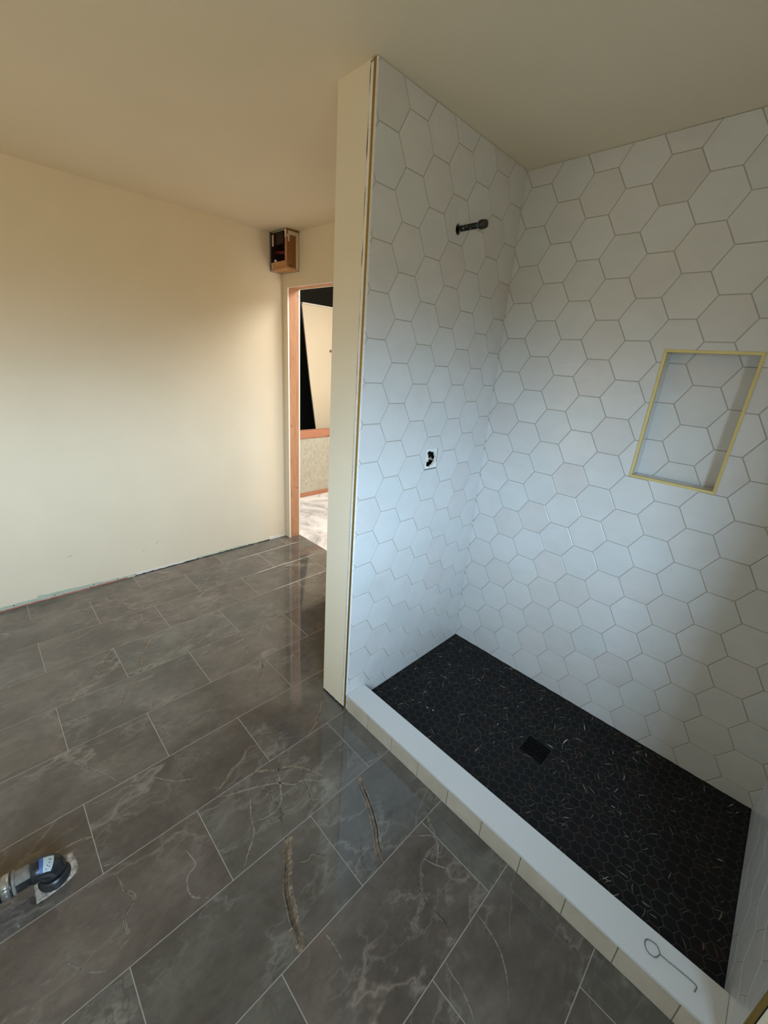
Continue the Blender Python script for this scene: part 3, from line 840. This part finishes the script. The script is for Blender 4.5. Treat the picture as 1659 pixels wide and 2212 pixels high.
# wrap-round sticker on the elbow collar
def sticker(s0, s1, a0_, a1_, r, mat, name, par=None, **k):
    bm = bmesh.new(); rows = []; Zv = Vector((0, 0, 1)); side = dd.cross(Zv)
    if side.x < 0: side = -side
    for k_ in range(3):                       # s0, s1: angles along the bend; a0_, a1_: angles round the tube
        b_ = s0+(s1-s0)*k_/2; c_ = ec+Zv*(ZP-rb)+dd*(rb*(1-math.cos(b_)))+Zv*(rb*math.sin(b_)); n_ = Zv*math.sin(b_)-dd*math.cos(b_)
        rows.append([bm.verts.new(c_+(n_*math.cos(a)+side*math.sin(a))*r) for a in [a0_+(a1_-a0_)*t/10 for t in range(11)]])
    for i in range(2):
        for t in range(10): bm.faces.new([rows[i][t], rows[i+1][t], rows[i+1][t+1], rows[i][t+1]]).smooth = True
    bmesh.ops.recalc_face_normals(bm, faces=bm.faces)
    return obj(name, bm, mat, par or el, **k)
stk_ = sticker(.88, 1.30, -.15, 1.05, .0350, M_label, 'label', label='pale sticker with a few dark marks')
sticker(1.30, 1.46, -.15, 1.05, .0350, M_bluel, 'label_stripe', label='blue stripe of the sticker')
for s_, a in ((.98, .15), (1.02, .38), (1.10, .55), (1.00, .66), (1.12, .82), (1.04, .10)):
    sticker(s_, s_+.06, a, a+.07, .0352, M_ink, 'label_print', par=stk_)

# ------------------------------------------------------------------ bottom edge of the left wall: torn board, screws, scuffs
gb = empty('wallboard_edge', (XL, -.3, 0), 'pale green torn wallboard edge along the foot of the left wall', 'wallboard edge')
def torn(y0, y1, h0, h1, mat, name, x=.0012, seed=1, zb=.006):
    random.seed(seed); bm = bmesh.new(); n = int((y1-y0)/.02)+1; pr = None
    for k in range(n+1):
        y = y0+(y1-y0)*k/n; h = h0+(h1-h0)*k/n+random.uniform(-.0025, .0025)
        cur = [bm.verts.new((XL+x, y, zb)), bm.verts.new((XL+x, y, h)), bm.verts.new((XL+.0002, y, h+.001))]
        if pr:
            bm.faces.new([pr[0], cur[0], cur[1], pr[1]]); bm.faces.new([pr[1], cur[1], cur[2], pr[2]])
        pr = cur
    return obj(name, bm, mat, gb)
torn(-1.60, -.955, .034, .030, M_green, 'green_board', seed=1)
torn(-.955, -.60, .042, .026, M_green, 'green_board', seed=2)
torn(-.60, -.40, .022, .016, M_green, 'green_board', seed=3)
torn(-.05, .46, .014, .020, M_green, 'green_board', seed=4)
torn(.46, .70, .012, .010, M_green, 'green_board', seed=5)
torn(-.40, .10, .022, .014, M_gyp, 'plaster_smear', x=.0010, seed=6, zb=.004)
torn(.70, .872, .030, .012, M_gyp, 'plaster_smear', x=.0022, seed=7, zb=.001)
torn(-1.60, -.45, .0085, .0085, M_pink, 'pink_shim', x=.0016, seed=8, zb=.001)
torn(-.40, .70, .0055, .0055, M_dark, 'floor_gap', x=.0018, seed=9, zb=.0005)
for y, z in ((-1.075, .021), (-.872, .020), (-.655, .018), (-.675, .0085), (-.510, .015), (-.395, .013), (.055, .010), (.235, .012), (.335, .010), (.500, .011), (.700, .010)):
    bm = bmesh.new(); tube(bm, [(XL+.0012, y, z), (XL+.0026, y, z)], .0035, 10); obj('screw', bm, M_screw, gb)
# scuffs on the wall paint
random.seed(8)
for nm, pts in (('scuff_mark', [(-.232, .215), (-.224, .228), (-.214, .236)]), ('scuff_mark', [(-.207, .229), (-.203, .234)]), ('scuff_mark', [(-.152, .199), (-.146, .204)]), ('scuff_mark', [(-.328, .176), (-.320, .185)]),
                ('scuff_mark', [(-.312, .182), (-.306, .187)]), ('scuff_mark', [(.806, .120), (.822, .131)]), ('scuff_mark', [(-.762, .262), (-.735, .272)])):
    bm = bmesh.new()
    for (a, b), (c, d) in zip(pts, pts[1:]):
        l = math.hypot(c-a, d-b); nx, ny = -(d-b)/l*.0016, (c-a)/l*.0016
        vs = [bm.verts.new((XL+.0006, y, z)) for y, z in ((a, b), (c, d), (c+nx, d+ny), (a+nx*1.4, b+ny*1.4))]
        bm.faces.new(vs)
    o_ = obj(nm, bm, M_scuff, gb)

# ------------------------------------------------------------------ stripped soffit box in the far left corner
NXc, NYc, NZb = -1.743, .773, 2.193
sf = empty('soffit_frame', (XL, YD, NZb), 'opened wooden soffit box in the corner under the ceiling', 'soffit')
xw, yw = XL+.001, YD-.001
obj('bottom_plate', B(xw+.004, NXc, NYc, yw-.004, NZb, NZb+.012), M_firp, sf)
obj('bottom_rail', B(xw+.034, NXc-.021, NYc+.002, NYc+.030, NZb+.013, NZb+.052), M_firp, sf)
obj('corner_post', B(NXc-.021, NXc-.0005, NYc, NYc+.022, NZb+.012, ZC-.002), M_fir, sf)
obj('side_board', B(NXc-.010, NXc+.0008, NYc+.0035, yw-.002, NZb+.012, ZC-.002), M_brownb, sf, label='orange brown side board')
obj('back_board', B(xw+.001, NXc-.030, yw-.006, yw-.002, NZb+.012, ZC-.002), M_darkb, sf)  # lining added over the cream walls, its dark colour stands in for shade
obj('back_board', B(xw, xw+.006, NYc+.004, yw-.008, NZb+.012, ZC-.002), M_darkb, sf)
obj('upper_block', B(xw+.03, NXc-.075, NYc+.020, NYc+.045, ZC-.080, ZC-.003), M_darkb, sf)
bm = bmesh.new()   # gypsum left on the right face
box(bm, NXc-.004, NXc+.0030, yw-.026, yw-.001, NZb+.002, ZC-.012); box(bm, NXc-.004, NXc+.0030, NYc+.012, yw-.026, ZC-.036, ZC-.012)
box(bm, NXc-.004, NXc+.0028, NYc+.004, NYc+.026, ZC-.050, ZC-.036); box(bm, NXc-.003, NXc+.0026, NYc+.012, NYc+.024, ZC-.078, ZC-.050)
obj('gypsum_remnant', bm, M_gypt, sf)
bm = bmesh.new(); box(bm, NXc-.021, NXc, NYc-.002, NYc, ZC-.055, ZC-.006); obj('gypsum_remnant', bm, M_gypt, sf)
bm = bmesh.new(); box(bm, xw+.016, xw+.032, NYc, NYc+.012, NZb+.0125, NZb+.050); obj('gypsum_remnant', bm, M_gypt, sf)
bm = bmesh.new(); box(bm, xw+.020, xw+.038, NYc+.004, NYc+.010, ZC-.090, ZC-.018)
obj('gypsum_remnant', bm, M_gypt, sf)
bm = bmesh.new(); box(bm, xw+.004, NXc, yw-.018, yw-.002, NZb-.002, NZb); box(bm, xw+.004, xw+.022, NYc, yw-.018, NZb-.002, NZb)
obj('gypsum_remnant', bm, M_gypt, sf)
bm = bmesh.new(); g_ = .0035
box(bm, xw-.0005, xw+.0005, NYc-g_, NYc, NZb, ZC-.001); box(bm, NXc, NXc+g_, yw, yw+.0005, NZb, ZC-.001)
box(bm, xw, NXc+g_, NYc-g_, NYc-.0, ZC-.0015, ZC-.0005); box(bm, NXc, NXc+g_, NYc, yw, ZC-.0015, ZC-.0005)
box(bm, xw-.0005, xw+.0008, NYc-g_, yw, NZb-g_, NZb); box(bm, xw, NXc+g_, yw-.0005, yw+.0005, NZb-g_, NZb)
obj('cut_line', bm, M_dark, sf)
bm = bmesh.new(); tube(bm, [(xw+.010, .812, NZb+.125), (NXc-.023, .812, NZb+.105)], .012, 14)
obj('red_pipe', bm, M_redpipe, label='dark red pipe crossing inside the opened corner soffit', category='pipe')
bm = bmesh.new(); tube(bm, [(NXc-.050, .800, NZb+.055), (NXc-.050, .800, NZb+.130), (NXc-.058, .803, NZb+.215)], .0055, 10)
obj('conduit', bm, simple('grey_conduit', (.16, .15, .14), .5), label='thin grey conduit standing upright inside the opened corner soffit', category='conduit')
bm = bmesh.new(); bmesh.ops.create_icosphere(bm, subdivisions=2, radius=.011, matrix=Matrix.Translation((xw+.046, NYc+.018, NZb+.063)))
obj('plaster_lump', bm, M_gyp, label='small white plaster lump on the bottom rail inside the soffit', category='plaster')

# ------------------------------------------------------------------ hallway beyond the door
HX0, HX1, HY1 = -4.3, -.20, 4.6
struct('floor', B(HX0, HX1, YDB, HY1, -.03, -.006), M_dusty, 'pale dusty rough subfloor beyond the doorway', 'floor')
struct('ceiling', B(HX0, HX1, YDB, HY1, 3.30, 3.35), M_ceil, 'ceiling of the hallway beyond the doorway', 'ceiling')
struct('wall_hall_far', B(HX0-.1, HX0, .5, HY1, -.03, 3.35), M_darkwall, 'almost black green wall far beyond the doorway', 'wall')
struct('wall_hall_end', B(HX0, HX1, HY1, HY1+.1, -.03, 3.35), M_paint, 'cream end wall of the hallway beyond the doorway', 'wall')
struct('wall_hall_right', B(HX1, HX1+.02, YDB+.001, HY1, -.03, 3.35), M_paint, 'cream side wall of the hallway hidden by the partition', 'wall')
struct('wall_hall_near', B(HX0-.1, XL-TH, YD, YDB, -.03, 3.35), M_darkwall, 'dark near wall of the stairwell beyond the doorway', 'wall')
KX = -2.843
struct('wall_knee', B(KX-.09, KX, YDB+.01, HY1-.01, -.006, .705), M_osb, 'scratched grey beige knee wall beyond the doorway', 'knee wall')
obj('cap_rail', B(KX-.095, KX+.006, YDB+.012, HY1-.012, .706, .792, bev=.003), M_firy, label='orange brown wooden rail capping the knee wall beyond the doorway', category='rail')
obj('base_strip', B(KX+.001, KX+.012, YDB+.012, HY1-.012, -.005, .046), M_firy, label='orange brown wooden strip along the foot of the knee wall', category='skirting')
def panel():
    bm = bmesh.new(); P = [(2.143, 2.212), (4.55, 2.212), (4.55, .02), (2.500, .02), (2.383, .6425), (2.270, 1.316)]
    f = [bm.verts.new((-3.60, y, z)) for y, z in P]; b = [bm.verts.new((-3.62, y, z)) for y, z in P]
    bm.faces.new(f); bm.faces.new(b[::-1])
    for i in range(len(P)):
        j = (i+1) % len(P); bm.faces.new([f[j], f[i], b[i], b[j]])
    bmesh.ops.recalc_face_normals(bm, faces=bm.faces); return bm
pn = empty('slanted_panel', (-3.61, 2.6, .02), 'cream panel with a slanting left edge before the black wall beyond the doorway', 'panel')
obj('board', panel(), paint('cream_panel_paint', (.78, .69, .52)), pn)
obj('top_edge', B(-3.625, -3.585, 2.143, 4.55, 2.2125, 2.230), M_gyp, pn)
obj('cleat', B(-3.599, -3.575, 2.585, 2.80, 1.682, 1.706), M_brown, label='short brown wooden cleat on the slanted cream panel', category='cleat')
